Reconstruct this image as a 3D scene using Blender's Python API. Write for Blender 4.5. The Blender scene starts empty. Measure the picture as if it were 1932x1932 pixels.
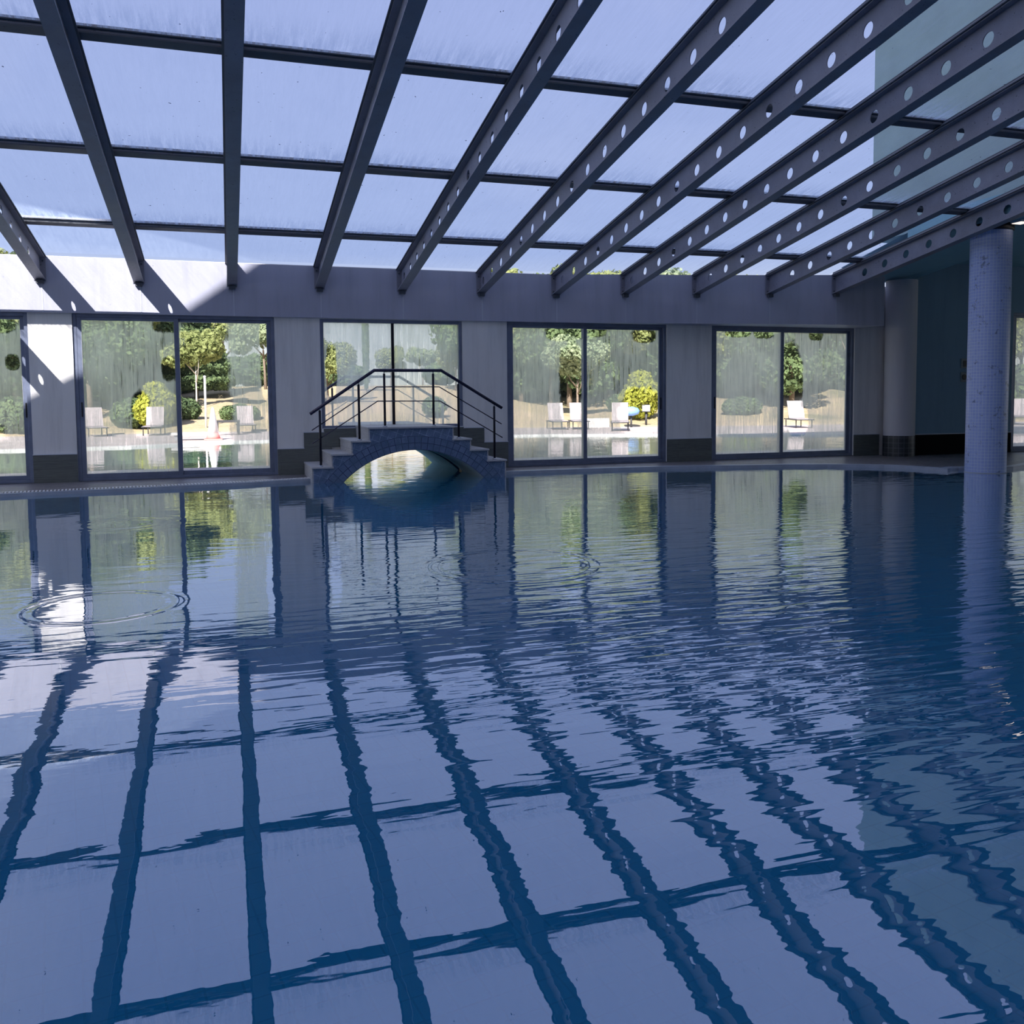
import bpy, bmesh, math, random
from mathutils import Vector, Matrix
import numpy as np

scene = bpy.context.scene
COL = scene.collection
random.seed(7)
rng = np.random.default_rng(11)

# ------------------------------------------------------------------ camera
W = 14.783                     # distance of the window wall
cam_data = bpy.data.cameras.new('camera')
cam = bpy.data.objects.new('camera', cam_data)
COL.objects.link(cam)
CAM = Vector((0, 0, 1.2149))
fwd = Vector((0.306828, 0.949485, -0.065848))
rgt = Vector((0.951324, -0.308057, -0.009154))
upv = rgt.cross(fwd)
M = Matrix((rgt, upv, -fwd)).transposed().to_4x4()
M.translation = CAM
cam.matrix_world = M
cam_data.sensor_width = 36
cam_data.sensor_fit = 'HORIZONTAL'
cam_data.lens = 36 * 1668.8 / 1932
cam_data.shift_y = -(966 - 865.1) / 1932
cam_data.clip_end = 500
cam_data.clip_start = 0.05
scene.camera = cam

def px(p):
    d = Vector(p) - CAM
    z = d.dot(fwd)
    if z < 0.05:
        return None
    return (966 + 1668.8 * d.dot(rgt) / z, 865.1 - 1668.8 * d.dot(upv) / z)

# ------------------------------------------------------------------ colour and light
scene.view_settings.view_transform = 'Standard'
scene.view_settings.look = 'None'
scene.view_settings.gamma = 1
scene.view_settings.exposure = 0.0
scene.view_settings.use_curve_mapping = False
cy = scene.cycles
cy.max_bounces = 9
cy.diffuse_bounces = 4
cy.glossy_bounces = 4
cy.transmission_bounces = 6
cy.transparent_max_bounces = 24
cy.caustics_reflective = False
cy.caustics_refractive = False
cy.sample_clamp_indirect = 4
cy.use_denoising = True

world = bpy.data.worlds.new('sky')
scene.world = world
world.use_nodes = True
wn, wl = world.node_tree.nodes, world.node_tree.links
wn.clear()
wo = wn.new('ShaderNodeOutputWorld')
wb = wn.new('ShaderNodeBackground')
wb.inputs['Strength'].default_value = 1.05
tc = wn.new('ShaderNodeTexCoord')
sep = wn.new('ShaderNodeSeparateXYZ')
wl.new(tc.outputs['Generated'], sep.inputs[0])
rp = wn.new('ShaderNodeValToRGB')
wl.new(sep.outputs['Z'], rp.inputs[0])
e = rp.color_ramp.elements
e[0].position = 0.0; e[0].color = (1.12, 1.12, 1.02, 1)
e[1].position = 1.0; e[1].color = (0.36, 0.43, 0.76, 1)
x = e.new(0.16); x.color = (0.41, 0.51, 0.80, 1)
x = e.new(0.5); x.color = (0.39, 0.46, 0.78, 1)
nz = wn.new('ShaderNodeTexNoise')
nz.inputs['Scale'].default_value = 2.2; nz.inputs['Detail'].default_value = 5
wl.new(tc.outputs['Generated'], nz.inputs['Vector'])
cr = wn.new('ShaderNodeMapRange')
cr.inputs[1].default_value = 0.56; cr.inputs[2].default_value = 0.75
cr.inputs[3].default_value = 0.0; cr.inputs[4].default_value = 0.35
wl.new(nz.outputs[0], cr.inputs[0])
mx = wn.new('ShaderNodeMixRGB')
mx.inputs[2].default_value = (0.66, 0.70, 0.90, 1)
wl.new(cr.outputs[0], mx.inputs[0]); wl.new(rp.outputs[0], mx.inputs[1])
wl.new(mx.outputs[0], wb.inputs['Color']); wl.new(wb.outputs[0], wo.inputs[0])

SUN = Vector((0.54, 1.0, -0.84)).normalized()
sd = bpy.data.lights.new('sun', 'SUN')
sd.energy = 11.0
sd.angle = math.radians(0.3)
sd.color = (1.0, 0.93, 0.88)
so = bpy.data.objects.new('sun', sd)
so.rotation_euler = SUN.to_track_quat('-Z', 'Y').to_euler()
so.location = (-20, -20, 30)
COL.objects.link(so)

# ------------------------------------------------------------------ helpers
def setp(o, label=None, cat=None, group=None, kind=None):
    if label: o['label'] = label
    if cat: o['category'] = cat
    if group: o['group'] = group
    if kind: o['kind'] = kind
    return o

def empty(name, loc=(0, 0, 0), label=None, cat=None, group=None, kind=None, rz=0):
    o = bpy.data.objects.new(name, None)
    o.empty_display_size = 0.2
    COL.objects.link(o)
    o.location = loc
    o.rotation_euler = (0, 0, rz)
    return setp(o, label, cat, group, kind)

class MB:
    """collects shapes into one mesh"""
    def __init__(s):
        s.v = []; s.f = []; s.m = []; s.smooth = []
    def face(s, pts, mi=0, sm=False):
        n = len(s.v)
        s.v += [tuple(p) for p in pts]
        s.f.append(list(range(n, n + len(pts)))); s.m.append(mi); s.smooth.append(sm)
    def idx(s, verts, faces, mi=0, sm=False):
        n = len(s.v)
        s.v += [tuple(p) for p in verts]
        for f in faces:
            s.f.append([n + i for i in f]); s.m.append(mi); s.smooth.append(sm)
    def box(s, x0, x1, y0, y1, z0, z1, mi=0, front=None):
        v = [(x0,y0,z0),(x1,y0,z0),(x1,y1,z0),(x0,y1,z0),(x0,y0,z1),(x1,y0,z1),(x1,y1,z1),(x0,y1,z1)]
        f = [(0,3,2,1),(4,5,6,7),(0,1,5,4),(1,2,6,5),(2,3,7,6),(3,0,4,7)]
        n = len(s.v); s.v += v
        for k, q in enumerate(f):
            s.f.append([n+i for i in q]); s.m.append(front if (front is not None and k == 2) else mi); s.smooth.append(False)
    def prism(s, poly, axis, a, b, mi=0):
        """poly: ccw 2D points; axis 'y' -> poly in (x,z); 'z' -> (x,y); 'x' -> (y,z)"""
        def P(p, t):
            return {'y': (p[0], t, p[1]), 'z': (p[0], p[1], t), 'x': (t, p[0], p[1])}[axis]
        n = len(poly)
        A = [P(p, a) for p in poly]; B = [P(p, b) for p in poly]
        s.idx(A + B, [tuple(range(n))[::-1], tuple(range(n, 2*n))] + [(i, (i+1) % n, n+(i+1) % n, n+i) for i in range(n)], mi)
    def tube(s, pts, r, seg=12, mi=0, cap=True):
        pts = [Vector(p) for p in pts]
        rings = []
        for i, p in enumerate(pts):
            if i == 0: t = (pts[1]-p).normalized()
            elif i == len(pts)-1: t = (p-pts[i-1]).normalized()
            else: t = ((pts[i+1]-p).normalized() + (p-pts[i-1]).normalized()).normalized()
            ref = Vector((0, 1, 0)) if abs(t.y) < 0.9 else Vector((0, 0, 1))
            u = t.cross(ref).normalized(); w = u.cross(t).normalized()
            k = 1.0
            if 0 < i < len(pts)-1:
                k = 1/max(0.5, (pts[i+1]-p).normalized().dot(t))
            rr = r[i] if isinstance(r, (list, tuple)) else r
            ring = []
            for j in range(seg):
                a = 2*math.pi*j/seg
                ring.append(p + u*math.cos(a)*rr*(k if abs(t.y) < 0.9 else 1) + w*math.sin(a)*rr)
            rings.append(ring)
        n = len(s.v)
        for ring in rings: s.v += [tuple(q) for q in ring]
        for i in range(len(rings)-1):
            for j in range(seg):
                s.f.append([n+i*seg+j, n+i*seg+(j+1) % seg, n+(i+1)*seg+(j+1) % seg, n+(i+1)*seg+j]); s.m.append(mi); s.smooth.append(True)
        if cap:
            s.f.append([n+j for j in range(seg)][::-1]); s.m.append(mi); s.smooth.append(False)
            s.f.append([n+(len(rings)-1)*seg+j for j in range(seg)]); s.m.append(mi); s.smooth.append(False)
    def lathe(s, prof, c=(0, 0), seg=32, mi=0):
        n = len(s.v)
        for (r, z) in prof:
            for j in range(seg):
                a = 2*math.pi*j/seg
                s.v.append((c[0]+r*math.cos(a), c[1]+r*math.sin(a), z))
        for i in range(len(prof)-1):
            for j in range(seg):
                s.f.append([n+i*seg+j, n+i*seg+(j+1) % seg, n+(i+1)*seg+(j+1) % seg, n+(i+1)*seg+j]); s.m.append(mi); s.smooth.append(True)
        s.f.append([n+j for j in range(seg)][::-1]); s.m.append(mi); s.smooth.append(False)
        k = (len(prof)-1)*seg
        s.f.append([n+k+j for j in range(seg)]); s.m.append(mi); s.smooth.append(False)
    def build(s, name, mats, parent=None, loc=None, bevel=0, fix=True):
        me = bpy.data.meshes.new(name)
        me.from_pydata(s.v, [], s.f)
        for m in (mats if isinstance(mats, (list, tuple)) else [mats]): me.materials.append(m)
        me.polygons.foreach_set('material_index', s.m)
        me.polygons.foreach_set('use_smooth', s.smooth)
        if fix:
            bm = bmesh.new(); bm.from_mesh(me)
            bmesh.ops.recalc_face_normals(bm, faces=bm.faces); bm.to_mesh(me); bm.free()
        me.update()
        o = bpy.data.objects.new(name, me)
        COL.objects.link(o)
        if loc: o.location = loc
        if parent: o.parent = parent
        if bevel:
            b = o.modifiers.new('bevel', 'BEVEL'); b.width = bevel; b.segments = 2; b.limit_method = 'ANGLE'
        return o

def struct(mb, name, mats, **k):
    o = mb.build(name, mats, **k); o['kind'] = 'structure'; return o

def copy_tree(o, parent=None):
    c = o.copy(); COL.objects.link(c)
    if parent: c.parent = parent
    for ch in list(o.children):
        copy_tree(ch, c)
    return c

# ------------------------------------------------------------------ node helpers
class NT:
    def __init__(s, name):
        s.mat = bpy.data.materials.new(name); s.mat.use_nodes = True
        s.n = s.mat.node_tree.nodes; s.l = s.mat.node_tree.links
        s.n.clear()
        s.out = s.n.new('ShaderNodeOutputMaterial')
    def new(s, t, **k):
        n = s.n.new(t)
        for a, b in k.items(): setattr(n, a, b)
        return n
    def set(s, sock, v):
        if hasattr(v, 'links') or isinstance(v, bpy.types.NodeSocket): s.l.new(v, sock)
        else:
            if sock.type == 'RGBA' and not isinstance(v, (int, float)) and len(v) == 3: v = (*v, 1)
            sock.default_value = v
    def pos(s):
        return s.new('ShaderNodeNewGeometry').outputs['Position']
    def obj(s):
        return s.new('ShaderNodeTexCoord').outputs['Object']
    def uv(s):
        return s.new('ShaderNodeTexCoord').outputs['UV']
    def math(s, op, a, b=0.0, c=None, clamp=False):
        n = s.new('ShaderNodeMath', operation=op); n.use_clamp = clamp
        s.set(n.inputs[0], a); s.set(n.inputs[1], b)
        if c is not None: s.set(n.inputs[2], c)
        return n.outputs[0]
    def sep(s, v):
        n = s.new('ShaderNodeSeparateXYZ'); s.set(n.inputs[0], v); return n.outputs
    def comb(s, x, y, z):
        n = s.new('ShaderNodeCombineXYZ'); s.set(n.inputs[0], x); s.set(n.inputs[1], y); s.set(n.inputs[2], z); return n.outputs[0]
    def mapping(s, v, scale=(1, 1, 1), rot=(0, 0, 0), loc=(0, 0, 0)):
        n = s.new('ShaderNodeMapping'); s.set(n.inputs['Vector'], v)
        n.inputs['Scale'].default_value = scale; n.inputs['Rotation'].default_value = rot; n.inputs['Location'].default_value = loc
        return n.outputs[0]
    def noise(s, v, scale=5, detail=2, rough=0.5, dist=0.0):
        n = s.new('ShaderNodeTexNoise'); s.set(n.inputs['Vector'], v)
        n.inputs['Scale'].default_value = scale; n.inputs['Detail'].default_value = detail
        n.inputs['Roughness'].default_value = rough; n.inputs['Distortion'].default_value = dist
        return n.outputs[0]
    def rng(s, v, a, b, c=0.0, d=1.0, smooth=False):
        n = s.new('ShaderNodeMapRange'); s.set(n.inputs[0], v)
        if smooth: n.interpolation_type = 'SMOOTHSTEP'
        for i, q in enumerate((a, b, c, d)): s.set(n.inputs[i+1], q)
        return n.outputs[0]
    def mix(s, f, a, b):
        n = s.new('ShaderNodeMixRGB'); s.set(n.inputs[0], f); s.set(n.inputs[1], a); s.set(n.inputs[2], b); return n.outputs[0]
    def brick(s, v, c1, c2, mortar, w, h, msize=0.003, offset=0.0, smooth=0.1, bias=0.0):
        n = s.new('ShaderNodeTexBrick'); s.set(n.inputs['Vector'], v)
        n.offset = offset; n.squash = 1.0
        s.set(n.inputs['Color1'], c1); s.set(n.inputs['Color2'], c2); s.set(n.inputs['Mortar'], mortar)
        n.inputs['Scale'].default_value = 1; n.inputs['Brick Width'].default_value = w; n.inputs['Row Height'].default_value = h
        n.inputs['Mortar Size'].default_value = msize; n.inputs['Mortar Smooth'].default_value = smooth; n.inputs['Bias'].default_value = bias
        return n.outputs
    def bump(s, h, strength=0.3, dist=0.01):
        n = s.new('ShaderNodeBump'); s.set(n.inputs['Height'], h)
        n.inputs['Strength'].default_value = strength; n.inputs['Distance'].default_value = dist
        return n.outputs[0]
    def bsdf(s, color, rough=0.6, metal=0.0, normal=None, spec=0.5, **k):
        n = s.new('ShaderNodeBsdfPrincipled')
        s.set(n.inputs['Base Color'], color); s.set(n.inputs['Roughness'], rough); s.set(n.inputs['Metallic'], metal)
        s.set(n.inputs['Specular IOR Level'], spec)
        if normal is not None: s.l.new(normal, n.inputs['Normal'])
        for a, b in k.items(): s.set(n.inputs[a], b)
        s.l.new(n.outputs[0], s.out.inputs[0]); return n
    def shader(s, t, **k):
        n = s.new(t)
        for a, b in k.items(): s.set(n.inputs[a], b)
        return n.outputs[0]
    def mixsh(s, f, a, b, final=False):
        n = s.new('ShaderNodeMixShader'); s.set(n.inputs[0], f); s.l.new(a, n.inputs[1]); s.l.new(b, n.inputs[2])
        if final: s.l.new(n.outputs[0], s.out.inputs[0])
        return n.outputs[0]

def simple(name, col, rough=0.6, metal=0.0, var=0.0, scale=8, spec=0.5, bump=0.0):
    t = NT(name)
    c = col
    n = None
    if var or bump:
        f = t.noise(t.pos(), scale, 5, 0.6)
        if var:
            c = t.mix(t.rng(f, 0.3, 0.7), tuple(q*(1-var) for q in col), tuple(min(1, q*(1+var)) for q in col))
        if bump: n = t.bump(f, bump, 0.01)
    t.bsdf(c, rough, metal, normal=n, spec=spec)
    return t.mat

# plaster with damp streaks
def plaster(name, col, streak=0.35, rough=0.75):
    t = NT(name); p = t.pos()
    a = t.noise(t.mapping(p, (3.5, 3.5, 0.35)), 1.6, 5, 0.65)
    b = t.noise(p, 1.3, 4, 0.6)
    fine = t.noise(p, 60, 3, 0.6)
    c = t.mix(t.rng(a, 0.45, 0.75, 0, streak), col, tuple(q*0.55 for q in col))
    c = t.mix(t.rng(b, 0.4, 0.8, 0, 0.25), c, tuple(min(1, q*1.2) for q in col))
    t.bsdf(c, rough, normal=t.bump(fine, 0.25, 0.004), spec=0.3)
    return t.mat

def steel(name, col):
    t = NT(name); p = t.pos()
    a = t.noise(p, 3.0, 6, 0.7); b = t.noise(p, 24, 4, 0.7)
    c = t.mix(t.rng(a, 0.35, 0.7), tuple(q*0.8 for q in col), tuple(q*1.15 for q in col))
    c = t.mix(t.rng(b, 0.62, 0.68, 0, 0.8), c, tuple(q*0.25 for q in col))
    t.bsdf(c, t.rng(a, 0.3, 0.7, 0.38, 0.6), 0.0, normal=t.bump(b, 0.15, 0.003), spec=0.5)
    return t.mat

def planks(name, c1, c2, row=0.12):
    t = NT(name); p = t.pos()
    s = t.sep(p)
    xy = t.math('ADD', s[0], s[1])
    v = t.comb(xy, s[2], 0.0)
    b = t.brick(v, c1, c2, tuple(q*0.3 for q in c1), 1.2, row, 0.0025, 0.4)
    g = t.noise(t.mapping(p, (2.5, 2.5, 34)), 2.0, 6, 0.7, 0.6)
    c = t.mix(t.rng(g, 0.3, 0.7, 0, 0.75), b[0], tuple(min(.7,q*1.7) for q in c2))
    t.bsdf(c, 0.45, normal=t.bump(g, 0.2, 0.004))
    return t.mat

M_fascia = plaster('fascia_panel', (0.43, 0.44, 0.53), 0.35, 0.5)
M_pier = plaster('pier_plaster', (0.80, 0.79, 0.77), 0.45)
M_backwall = plaster('rear_wall_paint', (0.82, 0.81, 0.79), 0.1)
M_rightwall = plaster('right_wall_paint', (0.21, 0.33, 0.44), 0.2)
M_ceil = plaster('ceiling_paint', (0.26, 0.50, 0.60), 0.15)
M_steel = steel('beam_steel', (0.27, 0.27, 0.315))
M_trim = steel('dark_trim', (0.09, 0.10, 0.12))
M_purlin = steel('purlin_metal', (0.34, 0.34, 0.37))
M_frame = simple('window_aluminium', (0.17, 0.20, 0.28), 0.38, 0.3, 0.15, 6)
M_framelight = simple('window_aluminium_edge', (0.42, 0.44, 0.48), 0.4, 0.2)
M_black = simple('black_plastic', (0.008, 0.008, 0.012), 0.5)
M_seam = simple('seam_strip', (0.55, 0.58, 0.64), 0.5)
M_dado = planks('dado_planks', (0.065, 0.075, 0.07), (0.10, 0.11, 0.10))
M_stone = planks('tread_stone', (0.38, 0.36, 0.34), (0.48, 0.46, 0.44), 0.5)
M_rail = simple('rail_dark_steel', (0.05, 0.045, 0.075), 0.25, 0.85, 0.1)
M_post = simple('post_dark_steel', (0.012, 0.012, 0.02), 0.3, 0.6)
M_chrome = simple('brushed_steel', (0.55, 0.58, 0.62), 0.25, 0.9)
M_white = simple('white_plastic', (0.8, 0.8, 0.8), 0.4)
M_coping = simple('pool_coping_stone', (0.42, 0.46, 0.52), 0.35, 0, 0.12, 5)

# deck tiles: wood look stone
t = NT('deck_tiles'); p = t.pos()
b = t.brick(t.mapping(p, rot=(0, 0, 0.6)), (0.20, 0.185, 0.19), (0.28, 0.26, 0.26), (0.07, 0.06, 0.07), 0.42, 0.12, 0.004, 0.5)
g = t.noise(t.mapping(p, (2, 9, 2)), 3.0, 6, 0.7)
c = t.mix(t.rng(g, 0.35, 0.7, 0, 0.7), b[0], (0.11, 0.10, 0.105))
t.bsdf(c, t.rng(g, 0.3, 0.7, 0.22, 0.5), normal=t.bump(g, 0.25, 0.006))
M_deck = t.mat

# outdoor paving
t = NT('outdoor_paving'); p = t.pos()
b = t.brick(p, (0.50, 0.42, 0.39), (0.55, 0.47, 0.44), (0.4, 0.34, 0.32), 0.6, 0.6, 0.01)
t.bsdf(t.mix(t.rng(t.noise(p, 0.6, 4), 0.4, 0.7), b[0], (0.60, 0.53, 0.50)), 0.7)
M_pave = t.mat

# pool floor tile
def pooltile(name, base, grout, w=0.16):
    t = NT(name); p = t.pos()
    s = t.sep(p)
    v = t.mapping(t.comb(s[0], s[1], 0.0), rot=(0, 0, -0.16))
    b = t.brick(v, base, tuple(q*1.08 for q in base), grout, w, w, 0.006)
    n = t.noise(p, 0.7, 3)
    c = t.mix(t.rng(n, 0.3, 0.75, 0, 0.25), b[0], tuple(q*0.7 for q in base))
    t.bsdf(c, 0.5)
    return t.mat
M_pool = pooltile('pool_floor_tile', (0.07, 0.36, 0.68), (0.03, 0.20, 0.42))
M_poolout = pooltile('outdoor_pool_tile', (0.12, 0.55, 0.60), (0.08, 0.42, 0.5), 0.3)

# water
def water(name, tint, ior, rings=(), big=1.0, body=(0.02, 0.2, 0.5), turb=0.5):
    t = NT(name); p = t.pos(); s = t.sep(p)
    base = t.noise(t.mapping(p, (1.0, 1.35, 1)), 1.1, 2, 0.5)
    mid = t.noise(t.mapping(p, (0.42, 2.1, 1), rot=(0, 0, 0.10)), 5.0, 1.5, 0.5, 0.35)
    fine = t.noise(t.mapping(p, (0.8, 2.2, 1), rot=(0, 0, -0.1)), 9.0, 2, 0.5)
    # breeze band across the middle of the pool, calm close to the deck
    wob = t.math('MULTIPLY', t.noise(p, 0.5, 1), 1.2)
    yy = t.math('ADD', s[1], wob)
    m1 = t.rng(t.math('ADD', yy, t.math('MULTIPLY', s[0], 0.6)), 3.4, 5.4, 0.0, 1.0, True)
    m2 = t.rng(yy, 6.2, 9.5, 1.0, 0.14, True)
    band = t.math('MULTIPLY', m1, m2)
    xr = t.rng(s[0], -0.6, 2.6, 0.2, 1.0, True)
    band = t.math('MULTIPLY', band, xr)
    h = t.math('MULTIPLY', base, 0.0045*big)
    h = t.math('ADD', h, t.math('MULTIPLY', mid, t.math('ADD', t.math('MULTIPLY', band, 0.0052*big), t.rng(s[0], -.5, 2.5, 0.0004*big, 0.0014*big, True))))
    h = t.math('ADD', h, t.math('MULTIPLY', fine, t.math('ADD', t.math('MULTIPLY', band, 0.0008*big), 0.00012*big)))
    for (cx, cyy, r0, wd, k, A) in rings:
        d = t.math('SQRT', t.math('ADD', t.math('POWER', t.math('ABSOLUTE', t.math('SUBTRACT', s[0], cx)), 2.0), t.math('POWER', t.math('ABSOLUTE', t.math('SUBTRACT', s[1], cyy)), 2.0)))
        q = t.math('DIVIDE', t.math('SUBTRACT', d, r0), wd)
        env = t.math('POWER', 2.718, t.math('MULTIPLY', t.math('MULTIPLY', q, q), -1.0))
        h = t.math('ADD', h, t.math('MULTIPLY', t.math('MULTIPLY', env, t.math('SINE', t.math('MULTIPLY', d, k))), A))
    nb = t.new('ShaderNodeBump'); nb.inputs['Strength'].default_value = 1.0; nb.inputs['Distance'].default_value = 1.0
    t.l.new(h, nb.inputs['Height'])
    fr = t.new('ShaderNodeFresnel'); fr.inputs['IOR'].default_value = ior
    t.l.new(nb.outputs[0], fr.inputs['Normal'])
    gl = t.shader('ShaderNodeBsdfAnisotropic') if False else t.new('ShaderNodeBsdfGlossy')
    gl.inputs['Roughness'].default_value = 0.0; gl.inputs['Color'].default_value = (1, 1, 1, 1)
    t.l.new(nb.outputs[0], gl.inputs['Normal'])
    tr = t.new('ShaderNodeBsdfTransparent'); tr.inputs['Color'].default_value = (*tint, 1)
    df = t.new('ShaderNodeBsdfDiffuse'); df.inputs['Color'].default_value = (*body, 1)
    tb = t.mixsh(turb, tr.outputs[0], df.outputs[0])
    rf = t.math('SUBTRACT', 1.0, t.math('POWER', t.math('SUBTRACT', 1.0, fr.outputs[0]), 1.8))
    t.mixsh(rf, tb, gl.outputs[0], True)
    return t.mat
RINGS = [(2.0, 6.15, 0.62, 0.10, 70, 0.0009), (2.0, 6.15, 0.05, 0.08, 60, 0.0006),
         (-0.75, 5.75, 0.42, 0.07, 75, 0.0007), (-1.9, 5.35, 0.45, 0.10, 70, 0.0008),
         (5.2, 6.6, 0.12, 0.10, 70, 0.0007), (-1.05, 9.7, 0.42, 0.18, 40, 0.0009), (4.1, 9.6, 0.35, 0.10, 50, 0.0007)]
M_water = water('pool_water', (0.50, 0.80, 0.95), 2.1, RINGS, 1.0, (0.014, 0.27, 0.52), 0.55)
M_waterout = water('outdoor_water', (0.65, 0.9, 0.9), 1.33, (), 1.0, (.3, .75, .75), 0.35)

# dusty roof glass
t = NT('roof_glass'); p = t.pos()
st = t.noise(t.mapping(p, (9, 0.9, 1), rot=(0, 0, 0.12)), 2.2, 6, 0.75)
bl = t.noise(p, 0.8, 3, 0.6)
sp = t.noise(t.mapping(p, (1.4, 1, 1)), 17, 2, 0.5)
s = t.sep(p)
# condensation gathers on the low side of each pane row
row = t.math('FRACT', t.math('DIVIDE', t.math('SUBTRACT', 13.36, s[1]), 2.364))
low = t.rng(row, 0.0, 0.28, 1.0, 0.0, True)
haze = t.math('ADD', t.rng(st, 0.35, 0.75, 0.0, 0.14), t.math('MULTIPLY', low, t.rng(st, 0.38, 0.60, 0.05, 0.60)))
haze = t.math('ADD', haze, t.rng(bl, 0.4, 0.7, 0.02, 0.10))
spots = t.rng(sp, 0.745, 0.765)
clear = t.mix(spots, (0.93, 0.95, 1.0), (0.06, 0.06, 0.08))
trn = t.new('ShaderNodeBsdfTransparent'); t.set(trn.inputs[0], clear)
tl = t.new('ShaderNodeBsdfTranslucent'); tl.inputs[0].default_value = (0.50, 0.60, 0.74, 1)
t.mixsh(haze, trn.outputs[0], tl.outputs[0], True)
M_roofglass = t.mat
M_clear = NT('clear_glass'); _t = M_clear
_tr = _t.new('ShaderNodeBsdfTransparent'); _tr.inputs[0].default_value = (0.97, 0.98, 0.98, 1)
_t.l.new(_tr.outputs[0], _t.out.inputs[0])
M_clear = M_clear.mat

# steamed-up window panes: haze with running drips and wiped patches
def fogglass(name, clear=(), seed=0.0, dens=0.62, tint=(0.95, 0.96, 0.68)):
    t = NT(name); p = t.pos(); s = t.sep(p)
    v = t.comb(t.math('ADD', s[0], seed), s[2], 0.0)
    big = t.noise(v, 1.3, 3, 0.55)
    st = t.noise(t.mapping(v, (1, 0.07, 1)), 16, 4, 0.7, 0.4)
    drip = t.noise(t.mapping(v, (1, 0.045, 1)), 34, 3, 0.65, 0.3)
    speck = t.noise(v, 70, 2, 0.5)
    f = t.math('ADD', t.rng(big, 0.3, 0.7, dens-0.02, dens+0.20), t.rng(st, 0.3, 0.7, -0.12, 0.12))
    hm = t.rng(t.noise(v, 0.9, 2), 0.42, 0.6, 0.15, 1.0)
    f = t.math('SUBTRACT', f, t.math('MULTIPLY', t.rng(drip, 0.56, 0.66, 0, 0.45), hm))
    f = t.math('SUBTRACT', f, t.rng(speck, 0.62, 0.75, 0, 0.16))
    f = t.math('MAXIMUM', f, 0.08)
    ex = t.math('ADD', t.math('MULTIPLY', t.math('SUBTRACT', t.noise(v, 4, 4, 0.6), 0.5), 1.7), t.math('MULTIPLY', t.math('SUBTRACT', st, 0.5), 1.1))
    for (cx, cz, rx, rz) in clear:
        dx = t.math('DIVIDE', t.math('SUBTRACT', s[0], cx), rx)
        dz = t.math('DIVIDE', t.math('SUBTRACT', s[2], cz), rz)
        # rounded box falloff
        d = t.math('ADD', t.math('POWER', t.math('ABSOLUTE', dx), 2.6), t.math('POWER', t.math('ABSOLUTE', dz), 2.6))
        k = t.rng(t.math('ADD', d, ex), 0.75, 1.35, 0.03, 1.0, True)
        f = t.math('MULTIPLY', f, k)
    trn = t.new('ShaderNodeBsdfTransparent'); trn.inputs[0].default_value = (0.98, 0.99, 0.97, 1)
    tl = t.new('ShaderNodeBsdfTranslucent'); tl.inputs[0].default_value = (*tint, 1)
    t.mixsh(f, trn.outputs[0], tl.outputs[0], True)
    return t.mat

# tiled surfaces
t = NT('column_mosaic'); u = t.uv()
b = t.brick(u, (0.42, 0.52, 0.86), (0.48, 0.58, 0.90), (0.72, 0.80, 0.95), 0.05, 0.05, 0.003)
n = t.noise(t.pos(), 7, 4, 0.7)
c = t.mix(t.rng(n, 0.60, 0.68, 0, 0.6), b[0], (0.04, 0.06, 0.16))
t.bsdf(c, 0.35, normal=t.bump(b[1], 0.15, -0.002))
M_mosaic = t.mat

BXC, BR0 = 2.765, 1.53          # arch centre x, radius
BZC = 0.462 - BR0
t = NT('bridge_tiles'); p = t.pos(); s = t.sep(p)
dx = t.math('SUBTRACT', s[0], BXC); dz = t.math('SUBTRACT', s[2], BZC)
rad = t.math('SQRT', t.math('ADD', t.math('MULTIPLY', dx, dx), t.math('MULTIPLY', dz, dz)))
ang = t.math('ARCTAN2', dx, dz)
vr = t.comb(t.math('MULTIPLY', ang, 1.7), t.math('SUBTRACT', rad, BR0 + 0.004), 0.0)
ca, cb = (0.11, 0.17, 0.29), (0.17, 0.24, 0.38)
ring = t.brick(vr, ca, cb, (0.02, 0.03, 0.09), 0.105, 0.105, 0.005)
vf = t.mapping(t.comb(s[0], s[2], 0.0), rot=(0, 0, 0.35))
flat = t.brick(vf, ca, cb, (0.32, 0.42, 0.6), 0.11, 0.11, 0.0035)
sel = t.rng(rad, BR0+0.214, BR0+0.218)
c = t.mix(sel, ring[0], flat[0])
n1 = t.noise(p, 9, 5, 0.7); n2 = t.noise(p, 26, 2, 0.5)
c = t.mix(t.rng(n1, 0.42, 0.62, 0, 0.8), c, (0.08, 0.14, 0.22))
c = t.mix(t.rng(n2, 0.72, 0.76), c, (0.008, 0.012, 0.03))
t.bsdf(c, 0.4, normal=t.bump(n1, 0.3, 0.004))
M_bridge = t.mat
M_vault = simple('vault_plaster', (0.80, 0.95, 0.90), 0.5, 0, 0.12, 3)
M_basetile = NT('dark_base_tile'); _t = M_basetile
_b = _t.brick(_t.uv(), (0.02, 0.025, 0.03), (0.035, 0.04, 0.045), (0.10, 0.11, 0.12), 0.1, 0.1, 0.006)
_t.bsdf(_b[0], 0.35); M_basetile = M_basetile.mat
M_greycol = plaster('grey_column_paint', (0.60, 0.59, 0.62), 0.2)

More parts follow.
